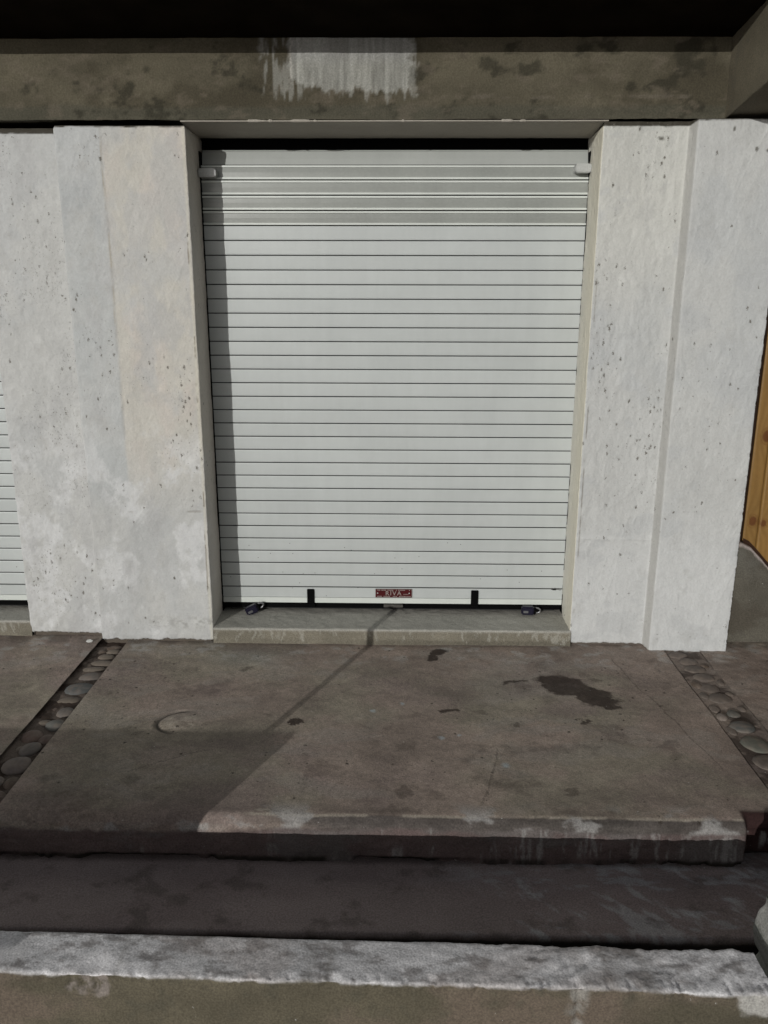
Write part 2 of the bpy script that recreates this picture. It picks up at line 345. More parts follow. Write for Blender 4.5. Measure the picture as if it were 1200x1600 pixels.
def slab_disp(P, A, B, N):
    x, y, z = P[..., 0], P[..., 1], P[..., 2]
    h = .008 * (fbm(x * 3, y * 3, 2, 3) - .5) + .0016 * (fbm(x * 24, y * 24, 4, 3) - .5)
    d = np.hypot((x + .745) / .085, (y + .705) / .072)
    h += .005 * sm(1.05 - d, 0, .9) * (.5 + fbm(x * 40, y * 25, 5, 2)) - .007 * sm(1 - abs(d - 1.08) / .2, 0, 1) * sm(-(x + .745), -.03, .04)
    edge = sm(-y, 1.20, 1.255)
    h += edge * (.014 * (fbm(x * 7, z * 14, 6, 4) - .5) + .005 * (fbm(x * 50, z * 50, 7, 3) - .5))
    h -= sm(x, 1.075, 1.10) * edge * .05      # broken corner to the right
    h -= sm(-z, .12, .14) * edge * .02 * sm(fbm(x * 6, x * 0, 97, 3), .4, .6)
    return h
slab_path = [(.30, 0), (-1.238, 0), (-1.263, -.020), (-1.266, -.155)]
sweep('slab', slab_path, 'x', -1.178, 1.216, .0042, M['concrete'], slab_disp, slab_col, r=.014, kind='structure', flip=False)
def side_disp(P, A, B, N):
    x, y, z = P[..., 0], P[..., 1], P[..., 2]
    return .010 * (fbm(x * 3, y * 3, 2, 3) - .5) + .004 * (fbm(x * 24, y * 24, 4, 3) - .5) + sm(-y, 1.2, 1.255) * .02 * (fbm(x * 8, z * 14, 6, 4) - .5)
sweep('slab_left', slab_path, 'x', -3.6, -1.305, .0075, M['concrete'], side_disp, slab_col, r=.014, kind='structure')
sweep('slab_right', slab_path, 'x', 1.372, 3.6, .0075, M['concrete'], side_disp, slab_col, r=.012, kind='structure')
# cement sunk into the left channel, and the solid under the slabs
def chan_col(P, A, B, h, N):
    x, y = P[..., 0], P[..., 1]
    return mix(base(x, (.05, .034, .026)), (.16, .13, .11), sm(fbm(x * 14, y * 14, 5, 3), .44, .62) * .75)
sweep('channel_bed', [(.05, -.014), (-1.30, -.014)], 'x', -1.32, -1.165, .006, M['concrete'],
      lambda P, A, B, N: .012 * (fbm(P[..., 0] * 25, P[..., 1] * 25, 9, 3) - .5), chan_col, kind='structure')
def chan2_col(P, A, B, h, N):
    x, y = P[..., 0], P[..., 1]
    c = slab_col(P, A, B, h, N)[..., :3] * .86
    c = mix(c, (.03, .018, .016), sm(-y, 1.17, 1.20))  # sunlit front end painted dark to read as the shaded hollow
    gap = sm(fbm(x * 9 + 4, y * 13, 6, 4), .50, .58) * sm(1.372 - x, 0, .02)
    return mix(c, (.05, .036, .03), np.clip(gap * .8, 0, 1))
sweep('channel_bed', [(.05, -.0045), (-1.238, -.0045), (-1.263, -.022), (-1.266, -.155)], 'x', 1.221, 1.376, .006, M['concrete'],
      lambda P, A, B, N: .006 * (fbm(P[..., 0] * 22, P[..., 1] * 22, 9, 3) - .5) - .05 * sm(-P[..., 1], 1.19, 1.235), chan2_col, kind='structure')
bm = bmesh.new(); box(bm, -3.6, 3.6, -1.18, 4, -.52, -.045); done('foundation', bm, M['body'], kind='structure')

# ---- lower step (tread)
def tread_col(P, A, B, h, N):
    x, y, z = P[..., 0], P[..., 1], P[..., 2]
    c = base(x, (.315, .262, .252)) * (0.78 + .45 * fbm(x * 3, y * 4, 101, 5))[..., None]
    c = mix(c, (.25, .20, .195), sm(fbm(x * 2, y * 5, 103, 3), .45, .65) * .5)
    sc = sm(fbm((x - y) * 9, (x + y) * 26, 105, 4) * .7 + .3 * fbm(x * 4, y * 6, 106, 3), .54, .68)
    c = mix(c, (.50, .50, .51), sc * .62 * sm(x, .15, .5))
    c = mix(c, (.48, .50, .52), sm(fbm(x * 9, y * 30, 107, 4) + .12 * sm(y, -1.34, -1.27), .62, .72) * .5 * sm(x, .0, .6))
    c = mix(c, (.12, .10, .09), sm(fbm(x * 12, y * 16, 109, 4), .60, .76) * .5)
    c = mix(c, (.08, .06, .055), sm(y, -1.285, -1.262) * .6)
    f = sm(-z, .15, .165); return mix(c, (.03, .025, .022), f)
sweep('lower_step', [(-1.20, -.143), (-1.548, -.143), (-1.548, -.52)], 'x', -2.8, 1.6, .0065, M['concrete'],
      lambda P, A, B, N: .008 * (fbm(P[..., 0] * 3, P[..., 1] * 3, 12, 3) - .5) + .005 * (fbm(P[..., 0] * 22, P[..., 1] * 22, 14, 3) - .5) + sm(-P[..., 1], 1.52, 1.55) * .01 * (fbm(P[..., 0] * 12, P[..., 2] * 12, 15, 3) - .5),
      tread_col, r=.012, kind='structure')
# ---- front kerb
def kerb_rag(x): return .022 * (fbm(x * 7, x * 0 + 2, 121, 4) - .5)
def kerb_col(P, A, B, h, N):
    x, y, z = P[..., 0], P[..., 1], P[..., 2]
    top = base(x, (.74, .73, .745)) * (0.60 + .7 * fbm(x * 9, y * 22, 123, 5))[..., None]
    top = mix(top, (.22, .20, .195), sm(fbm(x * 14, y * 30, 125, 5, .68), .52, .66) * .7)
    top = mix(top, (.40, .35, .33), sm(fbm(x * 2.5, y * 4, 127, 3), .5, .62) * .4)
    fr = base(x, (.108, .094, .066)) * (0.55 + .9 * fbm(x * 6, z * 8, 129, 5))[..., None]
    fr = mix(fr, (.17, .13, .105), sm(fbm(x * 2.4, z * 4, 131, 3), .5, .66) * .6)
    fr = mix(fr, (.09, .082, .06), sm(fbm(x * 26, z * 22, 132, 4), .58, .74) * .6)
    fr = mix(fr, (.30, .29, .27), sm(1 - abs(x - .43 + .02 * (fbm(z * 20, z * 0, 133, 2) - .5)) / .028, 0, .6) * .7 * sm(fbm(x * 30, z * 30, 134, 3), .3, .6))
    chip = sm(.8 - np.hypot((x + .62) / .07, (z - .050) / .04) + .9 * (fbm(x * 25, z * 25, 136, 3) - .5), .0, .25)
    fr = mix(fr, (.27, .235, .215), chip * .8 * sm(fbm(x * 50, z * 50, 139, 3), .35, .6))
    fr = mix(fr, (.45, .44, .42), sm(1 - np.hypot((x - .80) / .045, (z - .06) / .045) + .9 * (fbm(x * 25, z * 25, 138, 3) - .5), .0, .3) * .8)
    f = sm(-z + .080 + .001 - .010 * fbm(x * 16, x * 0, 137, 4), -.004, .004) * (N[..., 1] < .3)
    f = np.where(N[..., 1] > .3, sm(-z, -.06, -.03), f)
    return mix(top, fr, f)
def kerb_warp(P):
    P = P.copy(); P[..., 1] += -.016 * P[..., 0] + kerb_rag(P[..., 0]) * .35 * (P[..., 1] < -1.87); return P
def kerb_disp(P, A, B, N):
    x, y, z = P[..., 0], P[..., 1], P[..., 2]; up = sm(z, .06, .075)
    h = .004 * (fbm(x * 6, y * 8, 141, 3) - .5) + up * .0026 * (fbm(x * 34, y * 50, 143, 3) - .5)
    h += up * sm(x, .05, .4) * .013 * (fbm((x + y) * 9, (x - y) * 26, 145, 3) - .5)
    ed = sm(z, .04, .076) * sm(-y, 1.90, 1.92)
    h -= ed * .006 * sm(fbm(x * 45, z * 30, 147, 4, .7), .46, .7)
    h -= .030 * sm(1 - np.hypot((x + .62) / .08, (z - .06) / .035), 0, .6) * sm(-y, 1.85, 1.9) * fbm(x * 35, z * 35, 148, 3)
    h -= .006 * sm(1 - abs(x - .43) / .01, 0, 1) * sm(-y, 1.9, 1.93)
    return h
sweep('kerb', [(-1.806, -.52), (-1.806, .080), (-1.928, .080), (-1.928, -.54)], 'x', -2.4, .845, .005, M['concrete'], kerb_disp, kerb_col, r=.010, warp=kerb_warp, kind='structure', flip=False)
# broken stub of wall standing on the kerb at the right
def stub_col(P, A, B, h, N):
    x, y, z = P[..., 0], P[..., 1], P[..., 2]
    c = base(x, (.25, .255, .23)) * (.75 + .5 * fbm(x * 12 + y * 9, z * 12, 151, 4))[..., None]
    c = mix(c, (.055, .055, .055), sm(-y, 1.812, 1.836))
    c = mix(c, (.40, .39, .38), sm(.14 - z, 0, .05) * .5 * sm(fbm(x * 22, z * 22, 153, 3), .4, .6))
    return c
def taper(P):
    P = P.copy(); P[..., 0] += .030 * (noise(P[..., 2] * 28, P[..., 1] * 9, None, 155) - .5) * (P[..., 0] < .95); return P
st = sweep('wall_stub', [(1.45, -1.690), (.912, -1.690), (.910, -1.838), (1.45, -1.850)], 'z', -.5, .122, .006, M['concrete'],
      lambda P, A, B, N: .012 * (fbm(A * 15, P[..., 2] * 15, 154, 3) - .5), stub_col, r=.014, warp=taper, flip=True)
bm = bmesh.new(); prism(bm, [(.925, -1.700), (1.45, -1.700), (1.45, -1.842), (.925, -1.832)], .10, .120, 2)
cp = done('top_cap', bm, M['body'], parent=st)
tag(st, 'broken grey concrete stub of wall standing on the right end of the front kerb', 'wall stub')

# ------------------------------------------------------------ painted piers
def paint_top(c, z, x, zt):      # raw edge above the paint, darkened to read as the shaded gap
    return mix(c, (.045, .040, .030), sm(z - zt + .010 * (fbm(x * 22, z * 0, 201, 3) - .5), -.004, .001))
def bottom(x, lift): return .004 + lift + .020 * (fbm(x * 30, x * 0, 203, 5, .7) - .35)
def left_fields(P, A):
    x, y, z = P[..., 0], P[..., 1], P[..., 2]
    t = A
    rec = sm(-x, 1.293, 1.299)
    dens = sm(fbm(x * 2.2, z * 2.2, 210, 3), .42, .62) * (rec * .9 + .35)
    wob = .012 * (fbm(z * 9, z * 0, 214, 3) - .5)
    return x, y, z, rec, dens, wob
def left_disp(P, A, B, N):
    x, y, z, rec, dens, wob = left_fields(P, A)
    u = A
    h = .007 * (fbm(u * 5, z * 5, 221, 4) - .5) + .0028 * (fbm(u * 26, z * 22, 223, 3) - .5)
    h += .004 * (fbm(u * 12, z * 12, 225, 3) - .5) * sm(1.0 - z, 0, .3)
    tn, rg = strokes(u, z, 130, 271, (.05, .13), (.15, .6), 1.45, .5); h += .0012 * rg + .0008 * tn
    h += rec * .004 * (fbm(u * 40, z * 34, 227, 3) - .5)
    h += .0025 * sm(-x - wob, 1.110, 1.122) * sm(z, .9, 1.0) * (1 - rec)         # ridge of an old coat
    crk = sm(1 - abs(z - .60 + .05 * (fbm(u * 6, u * 0, 233, 4) - .5) + .0) / .007, 0, 1) * sm(fbm(u * 14, u * 0, 234, 3), .42, .6) * sm(x, -1.18, -1.08) * sm(-x, .80, .82); h -= crk * .004
    zb = bottom(x, .002 + .008 * rec); h -= sm(zb - z, -.002, .003) * .012
    h -= sm(1 - abs(z - zb - .004) / .02, 0, 1) * .004 * fbm(u * 40, z * 40, 235, 2)
    h -= sm(z, 2.125, 2.138) * .010 * fbm(u * 20, z * 0, 236, 3)
    return h
def left_col(P, A, B, h, N):
    x, y, z, rec, dens, wob = left_fields(P, A); u = A
    c = base(x, (.495, .497, .487))
    blue = sm(-x - wob, 1.112, 1.12) * (1 - rec) * sm(z + .1 * (fbm(x * 9, z * 9, 242, 3) - .5), .55, .75)
    c = mix(c, (.445, .46, .462), blue * (.45 + .45 * sm(fbm(x * 4, z * 3.2, 241, 3), .35, .6)))
    patch = sm(1 - abs(z - 1.84 + .10 * (fbm(x * 7, z * 5, 239, 4) - .5)) / .14, -.1, .5) * sm(-x - wob * 2, 1.135, 1.15) * (1 - rec); c = mix(c, (.37, .385, .395), patch * .6 * sm(fbm(x * 8, z * 8, 240, 4), .3, .6))
    cream = sm(x - wob * 1.5, -1.125, -1.105) * sm(z + .10 * (fbm(x * 4, z * 4, 243, 4) - .5), .55, 1.05)
    c = mix(c, (.53, .50, .44), cream * (.65 + .4 * (fbm(x * 3, z * 3, 245, 3) - .5)))
    c = mix(c, (.54, .49, .45), cream * sm(fbm(x * 6, z * 3, 246, 3), .5, .66) * .5)
    c = mix(c, (.45, .46, .465), sm(fbm(x * 3.1 + 3, z * 2.4, 247, 4), .50, .64) * .55)
    c = mix(c, (.60, .605, .61), sm(fbm(x * 7, z * 6, 249, 5, .66), .47, .62) * .8 * sm(1.1 - z, 0, .4))
    c = mix(c, (.43, .43, .43), sm(fbm(x * 9, z * 5, 251, 4), .54, .68) * .5)
    vband = sm(1 - abs(x + 1.215 + .03 * (z - .5)) / .03, 0, 1) * sm(.75 - z, 0, .2) * sm(z, .05, .2); c = mix(c, (.40, .405, .42), vband * .35 * sm(fbm(x * 6, z * 6, 252, 4), .42, .62))  # darker vertical band low on the pier
    tn, rg = strokes(u, z, 130, 271, (.05, .13), (.15, .6), 1.45, .5); c = c * (1 + .075 * tn + .06 * rg)[..., None]
    c = c * (0.93 + .14 * fbm(x * 40, z * 30, 253, 3))[..., None]
    c = mix(c, (.42, .415, .40), sm(fbm(x * 16, z * 11, 254, 5, .68), .58, .74) * .4)
    c = mix(c, (.39, .34, .26), sm(1 - abs(x + 1.117 + wob) / .004, 0, 1) * sm(z, 1.2, 1.4) * .6 * sm(fbm(z * 18, x * 0, 255, 3), .4, .6))
    c = mix(c, (.60, .57, .47), sm(1 - abs(x + .795) / .012, 0, 1) * sm(-N[..., 1], .3, .8) * .5)
    ce = sm(1 - abs(x + .80 + .012 * (fbm(z * 6, z * 0, 256, 3) - .5)) / .0045, 0, 1) * sm(fbm(z * 9, x * 0, 257, 4), .54, .62) * sm(-N[..., 1], .6, .9); c = mix(c, (.17, .14, .10), ce * .8)
    crk = sm(1 - abs(z - .60 + .05 * (fbm(u * 6, u * 0, 233, 4) - .5)) / .007, 0, 1) * sm(fbm(u * 14, u * 0, 234, 3), .46, .62) * sm(x, -1.18, -1.08) * sm(-x, .80, .82); c = mix(c, (.25, .23, .20), crk * .6)
    fz = sm(1 - abs(z - .09 - .03 * (fbm(x * 5, x * 0, 260, 3) - .5)) / .045, 0, 1) * sm(fbm(x * 45, z * 60, 261, 3), .50, .62) * sm(x, -1.25, -.9); c = mix(c, (.27, .265, .25), fz * .6)
    jamb = sm(x, -.789, -.785); c = mix(c, (.60, .555, .50), jamb)
    zb = bottom(x, .002 + .008 * rec); c = mix(c, (.10, .082, .066), sm(zb - z, -.001, .004))
    c = paint_top(c, z, x, 2.136 - .016 * rec)
    al = (.03 + .85 * rec * sm(fbm(x * 4, z * 3, 263, 3) + .05 * sm(1.5 - z, 0, .4), .50, .62) + .5 * sm(fbm(x * 6, z * 6, 264, 3), .54, .64)) * sm(z, .04, .07) * (1 - jamb)
    return np.concatenate([c, al[..., None]], -1)
def closer(name, pts, z0, z1, parent): 
    bm = bmesh.new(); prism(bm, pts, z0, z1, 2); return done(name, bm, M['body'], parent=parent)
pl = sweep('wall_pier', [(-1.640, .42), (-1.640, .052), (-1.298, .050), (-1.294, 0), (-.787, 0), (-.784, .42)], 'z', -.03, 2.138, .0045, M['paint'], left_disp, left_col, r=.006, flip=False)
closer('core', [(-1.62, .08), (-.81, .03), (-.81, .41), (-1.62, .41)], -.03, 2.11, pl)
tag(pl, 'broad white painted pier left of the closed shutter, its upper part cream', 'pier')

def right_disp(P, A, B, N):
    x, y, z = P[..., 0], P[..., 1], P[..., 2]; u = A
    a = sm(-x, -1.15, -1.13); pr = 1 - a
    tex = .4 + .6 * a * sm(z, .45, .7)
    h = .006 * (fbm(u * 4, z * 4, 321, 4) - .5) + tex * (.0052 * (fbm(u * 34, z * 13, 323, 3) - .5) + .0022 * (fbm(u * 70, z * 40, 325, 2) - .5))
    tn, rg = strokes(u, z, 110, 371, (.05, .12), (.15, .55), 1.5, .35); h += .0016 * rg + .0008 * tn
    led = sm(1 - abs(z - .50 + .02 * (fbm(u * 8, u * 0, 333, 3) - .5)) / .012, 0, 1) * a * sm(x, .80, .84); h += led * .004 * fbm(u * 30, z * 20, 334, 2)
    zb = bottom(x, .0 + .004 * a - .012 * pr); h -= sm(zb - z, -.002, .003) * .014
    h -= sm(z, 2.125, 2.145) * .008 * fbm(u * 20, z * 0, 336, 3) * a
    h -= .004 * sm(1 - abs(x - 1.485) / .010, 0, 1) * sm(fbm(z * 40, z * 0, 337, 5, .7), .50, .66)
    return h
def right_col(P, A, B, h, N):
    x, y, z = P[..., 0], P[..., 1], P[..., 2]; u = A
    a = sm(-x, -1.15, -1.13); pr = 1 - a
    c = base(x, (.495, .50, .492))
    c = mix(c, (.45, .462, .465), sm(fbm(x * 3, z * 2.3, 341, 4), .46, .62) * .65)
    c = mix(c, (.56, .555, .51), sm(z, 1.2, 2.0) * a * .6)
    c = mix(c, (.575, .585, .59), sm(.75 - z + .3 * (fbm(x * 4, z * 4, 343, 3) - .5), 0, .5) * .55)
    c = mix(c, (.44, .45, .455), sm(fbm(x * 5, z * 7, 345, 4), .57, .67) * .5)
    tn, rg = strokes(u, z, 110, 371, (.05, .12), (.15, .55), 1.5, .35); c = c * (1 + .075 * tn + .06 * rg)[..., None]
    c = c * (0.93 + .14 * fbm(x * 60, z * 24, 347, 3))[..., None]
    c = mix(c, (.42, .42, .41), sm(fbm(x * 18, z * 12, 348, 5, .68), .58, .74) * .4)
    dens = a * sm(fbm(x * 7, z * 4, 326, 3), .44, .60) * (.25 + .75 * sm(z, .6, .9)) * .8 + pr * .15 * sm(fbm(x * 4, z * 4, 328, 3), .56, .64) + .02
    ln = sm(1 - abs(x - .822 - .006 * (fbm(z * 8, z * 0, 351, 3) - .5)) / .0035, 0, 1) * sm(fbm(z * 6, z * 0, 352, 4), .46, .56) * sm(-N[..., 1], .5, .9); c = mix(c, (.17, .15, .12), ln * .75)
    c = mix(c, (.41, .405, .385), sm(1 - abs(x - 1.142) / .012, 0, .5) * .8)  # step face painted greyer, its weaker light put into the colour
    nn = 1.3 * (fbm(x * 60, z * 60, 355, 4, .7) - .5); ck = sm(.9 - np.hypot((x - 1.42) / .014, (z - 2.04) / .012) + nn, 0, .5) + sm(.9 - np.hypot((x - 1.375) / .008, (z - 2.045) / .012) + nn, 0, .5) + sm(.9 - np.hypot((x - 1.285) / .006, (z - 2.115) / .014) + nn, 0, .5) + sm(.9 - np.hypot((x - 1.03) / .02, (z - 2.09) / .012) + nn, 0, .5)
    c = mix(c, (.09, .085, .07), np.clip(ck, 0, 1) * .85)
    jamb = sm(-x, -.812, -.808); c = mix(c, (.66, .63, .53), jamb)
    zb = bottom(x, .0 + .004 * a - .012 * pr); c = mix(c, (.12, .10, .085), sm(zb - z, -.001, .004))
    c = paint_top(c, z, x, 2.136 + .012 * pr)
    return np.concatenate([c, (dens * sm(z, .03, .06) * (1 - jamb))[..., None]], -1)
pr_ = sweep('wall_pier', [(.812, .42), (.808, 0), (1.132, 0), (1.152, -.046), (1.490, -.050), (1.494, .42)], 'z', -.03, 2.150, .0045, M['paint'], right_disp, right_col, r=.006)
closer('core', [(.84, .03), (1.47, .03), (1.47, .41), (.84, .41)], -.03, 2.12, pr_)
tag(pr_, 'white painted pier right of the closed shutter with a stepped vertical edge', 'pier')

# outer piers beyond the frame, plain
def plain_col(P, A, B, h, N): return base(A, (.52, .52, .51)) * (.88 + .24 * fbm(A * 4, P[..., 2] * 4, 361, 4))[..., None]
pf = sweep('wall_pier', [(-4.0, .42), (-4.0, 0), (-3.250, 0), (-3.247, .42)], 'z', -.03, 2.138, .02, M['paint'], None, plain_col, r=.006)
tag(pf, 'white painted pier on the far side of the left shutter', 'pier')

# ------------------------------------------------------------ concrete beam, lintel, cross beam, roof
def beam_col(P, A, B, h, N):
    x, z = P[..., 0], P[..., 2]; w = A
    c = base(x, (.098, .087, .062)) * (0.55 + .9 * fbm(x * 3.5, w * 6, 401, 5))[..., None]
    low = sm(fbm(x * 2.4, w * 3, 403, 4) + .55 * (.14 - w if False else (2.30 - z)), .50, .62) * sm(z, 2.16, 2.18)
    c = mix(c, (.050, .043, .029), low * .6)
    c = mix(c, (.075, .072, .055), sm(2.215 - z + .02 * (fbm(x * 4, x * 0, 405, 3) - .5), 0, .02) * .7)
    c = mix(c, (.030, .028, .020), sm(fbm(x * 11, z * 15, 407, 4) + .12 * sm(1 - abs(x - 1.1) / .15, 0, 1) + .05 * sm(1 - abs(x - .65) / .25, 0, 1), .60, .74) * .7)
    c = mix(c, (.135, .115, .088), sm(fbm(x * 14, z * 30, 409, 4), .56, .76) * .5)
    c = mix(c, (.15, .13, .105), sm(1 - abs(z - 2.235 - .01 * (fbm(x * 5, x * 0, 411, 3) - .5)) / .012, 0, 1) * sm(x, .15, .3) * sm(fbm(x * 12, z * 30, 413, 3), .42, .6) * .5)
    # brushed white test patch
    br = fbm(x * 75, z * 7, 421, 3); e = .06 * (fbm(x * 60, z * 3, 423, 4, .7) - .5); ex = .03 * (fbm(z * 55, x * 12, 425, 2) - .5)
    solid = sm(x + ex, -.39, -.375) * sm(.085 - x - ex * 1.5, 0, .02) * sm(z - 2.252 + e - .03 * sm(-x, .28, .36) + .05 * sm(x, .02, .06) * (br - .5), 0, .012)
    thin = sm(x + ex, -.50, -.48) * sm(.105 - x - ex, 0, .015) * sm(z - 2.235 + e * 2.2, 0, .02) * sm(br, .46, .60)
    pal = base(x, (.31, .31, .285)) * (.55 + .9 * br)[..., None]
    pal = mix(pal, (.30, .30, .31), sm(z, 2.33, 2.40) * .4)
    f = np.clip(np.maximum(solid * (.82 + .3 * (br - .5)), thin * .45), 0, 1)
    c = mix(c, pal, f)
    c = mix(c, (.5, .48, .44), sm(1 - abs(x + .375 - ex * .5) / .006, 0, 1) * sm(z, 2.27, 2.30) * .6)
    return c
def beam_disp(P, A, B, N):
    x, z = P[..., 0], P[..., 2]
    return .010 * (fbm(x * 3, z * 5, 431, 4) - .5) + .005 * (fbm(x * 18, z * 18, 433, 3) - .5)
def beam_warp(P):
    P = P.copy(); P[..., 2] += .004 * (fbm(P[..., 0] * 3, P[..., 0] * 0, 435, 4) - .5) * 2; return P
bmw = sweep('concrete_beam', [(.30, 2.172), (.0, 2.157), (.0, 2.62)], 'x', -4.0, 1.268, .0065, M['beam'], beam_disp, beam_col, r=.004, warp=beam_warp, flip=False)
tag(bmw, 'long stained olive concrete beam above the shutter with a brushed white patch', 'beam')
bm = bmesh.new(); box(bm, -4.0, 1.30, .04, .30, 2.18, 2.60); done('core', bm, M['body'], parent=bmw)
# lintel soffit, painted, over each opening
def soff_col(P, A, B, h, N):
    c = base(A, (.38, .35, .305)) * (.9 + .2 * fbm(P[..., 0] * 6, P[..., 1] * 12, 441, 3))[..., None]
    return mix(c, (.60, .60, .55), sm(-N[..., 1], .5, .9))
def lintel(x0, x1, label):
    o = sweep('lintel', [(.24, 2.30), (.235, 2.134), (.21, 2.134), (-.004, 2.1505), (-.004, 2.1545), (.03, 2.1545)], 'x', x0, x1, .006, M['paint'],
              lambda P, A, B, N: .003 * (fbm(P[..., 0] * 8, A * 8, 443, 3) - .5) * sm(P[..., 1], .0, .02) - .004 * sm(fbm(P[..., 0] * 14, A * 0, 445, 3), .60, .66) * (P[..., 1] < .0), soff_col, r=.0)
    o['label'] = label; o['category'] = 'lintel'; return o
lintel(-.803, .826, 'beige painted lintel soffit over the closed shutter between the two piers')
lintel(-3.26, -1.63, 'beige painted lintel soffit over the left shutter mostly out of view')
# cross beam running out towards the camera
def cross_col(P, A, B, h, N):
    y, z = P[..., 1], P[..., 2]
    c = base(A, (.125, .110, .078)) * (.8 + .4 * fbm(y * 6 + A * 5, z * 7, 451, 4))[..., None]
    return mix(c, (.10, .09, .07), sm(fbm(y * 14, z * 11 + A * 3, 453, 3), .6, .7) * .5)
def cross_warp(P):
    P = P.copy(); P[..., 2] += -.125 * P[..., 1] * (P[..., 2] < 2.3) + -.125 * P[..., 1] * (P[..., 2] >= 2.3); return P
cbm = []
me_pts = [(1.262, 2.62), (1.262, 2.160), (1.50, 2.160), (1.50, 2.62)]
def cross():
    fp = fillet(me_pts, .006); Q = [fp[0]]
    for a, b in zip(fp[:-1], fp[1:]):
        k = max(1, int(np.linalg.norm(b - a) / .008))
        for t in range(1, k + 1): Q.append(a + (b - a) * t / k)
    Q = np.array(Q); s = np.linspace(.42, -.62, 130)
    P = np.zeros((len(Q), len(s), 3)); P[..., 0] = Q[:, :1]; P[..., 2] = Q[:, 1:]; P[..., 1] = s[None]
    A = np.repeat(np.arange(len(Q))[:, None] * .008, len(s), 1)
    P = cross_warp(P); n = .008 * (fbm(P[..., 1] * 6, A * 8, 455, 3) - .5); P[..., 0] += n; P[..., 2] += n
    me = gridmesh('cross_beam', P, cross_col(P, A, None, None, P)); o = link('cross_beam', me, M['concrete'])
    bm = bmesh.new(); box(bm, 1.275, 1.49, -.615, -.60, 2.25, 2.69); done('end_face', bm, M['body'], parent=o)
    return tag(o, 'short concrete cross beam jutting out above the right pier in the top corner', 'beam')
cross()
rf = bpy.data.meshes.new('r'); bm = bmesh.new()
prism(bm, [(.5, 2.436 - .5 * .12), (-.43, 2.436 + .43 * .12), (-.43, 2.62), (.5, 2.62)], -4.2, 3.8, 0)
rfo = done('roof', bm, M['roof']); tag(rfo, 'dark overhanging roof underside along the top of the photo', 'roof')
bm = bmesh.new(); box(bm, -4.0, 3.7, .45, 4, -.1, 2.6); done('building_body', bm, M['dark']); 
bb = bpy.data.objects['building_body']; tag(bb, 'dark building interior closed off behind the shutters', 'building')
bm = bmesh.new(); box(bm, 1.49, 3.7, .28, .44, 2.0, 2.6); o = done('beam', bm, M['body']); tag(o, 'dark concrete beam above the wooden boards right of the pier', 'beam')

# ------------------------------------------------------------ threshold sills
def sill_col(P, A, B, h, N):
    x, y, z = P[..., 0], P[..., 1], P[..., 2]
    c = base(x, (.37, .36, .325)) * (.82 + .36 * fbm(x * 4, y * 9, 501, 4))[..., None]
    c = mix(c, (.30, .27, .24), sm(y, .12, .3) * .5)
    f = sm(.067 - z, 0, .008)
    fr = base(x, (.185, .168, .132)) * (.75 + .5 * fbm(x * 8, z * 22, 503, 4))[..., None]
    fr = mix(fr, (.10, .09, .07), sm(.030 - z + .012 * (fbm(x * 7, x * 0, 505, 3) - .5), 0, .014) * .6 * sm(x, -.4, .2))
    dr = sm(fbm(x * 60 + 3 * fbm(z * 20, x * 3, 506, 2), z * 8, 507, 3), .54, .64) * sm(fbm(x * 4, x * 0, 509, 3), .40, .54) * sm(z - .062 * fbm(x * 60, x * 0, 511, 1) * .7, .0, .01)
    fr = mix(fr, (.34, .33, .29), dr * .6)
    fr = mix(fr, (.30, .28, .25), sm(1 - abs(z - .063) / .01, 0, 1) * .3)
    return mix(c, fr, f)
def sill(x0, x1, yf=-.012, name='threshold'):
    return sweep(name, [(.44, .072), (yf + .004, .070), (yf - .002, -.03)], 'x', x0, x1, .0045, M['concrete'],
          lambda P, A, B, N: .006 * (fbm(P[..., 0] * 6, P[..., 1] * 6, 513, 3) - .5) + .004 * (fbm(P[..., 0] * 30, A * 30, 515, 3) - .5), sill_col, r=.010, kind='structure')
sill(-.786, .812); sill(-3.245, -1.636, .050)

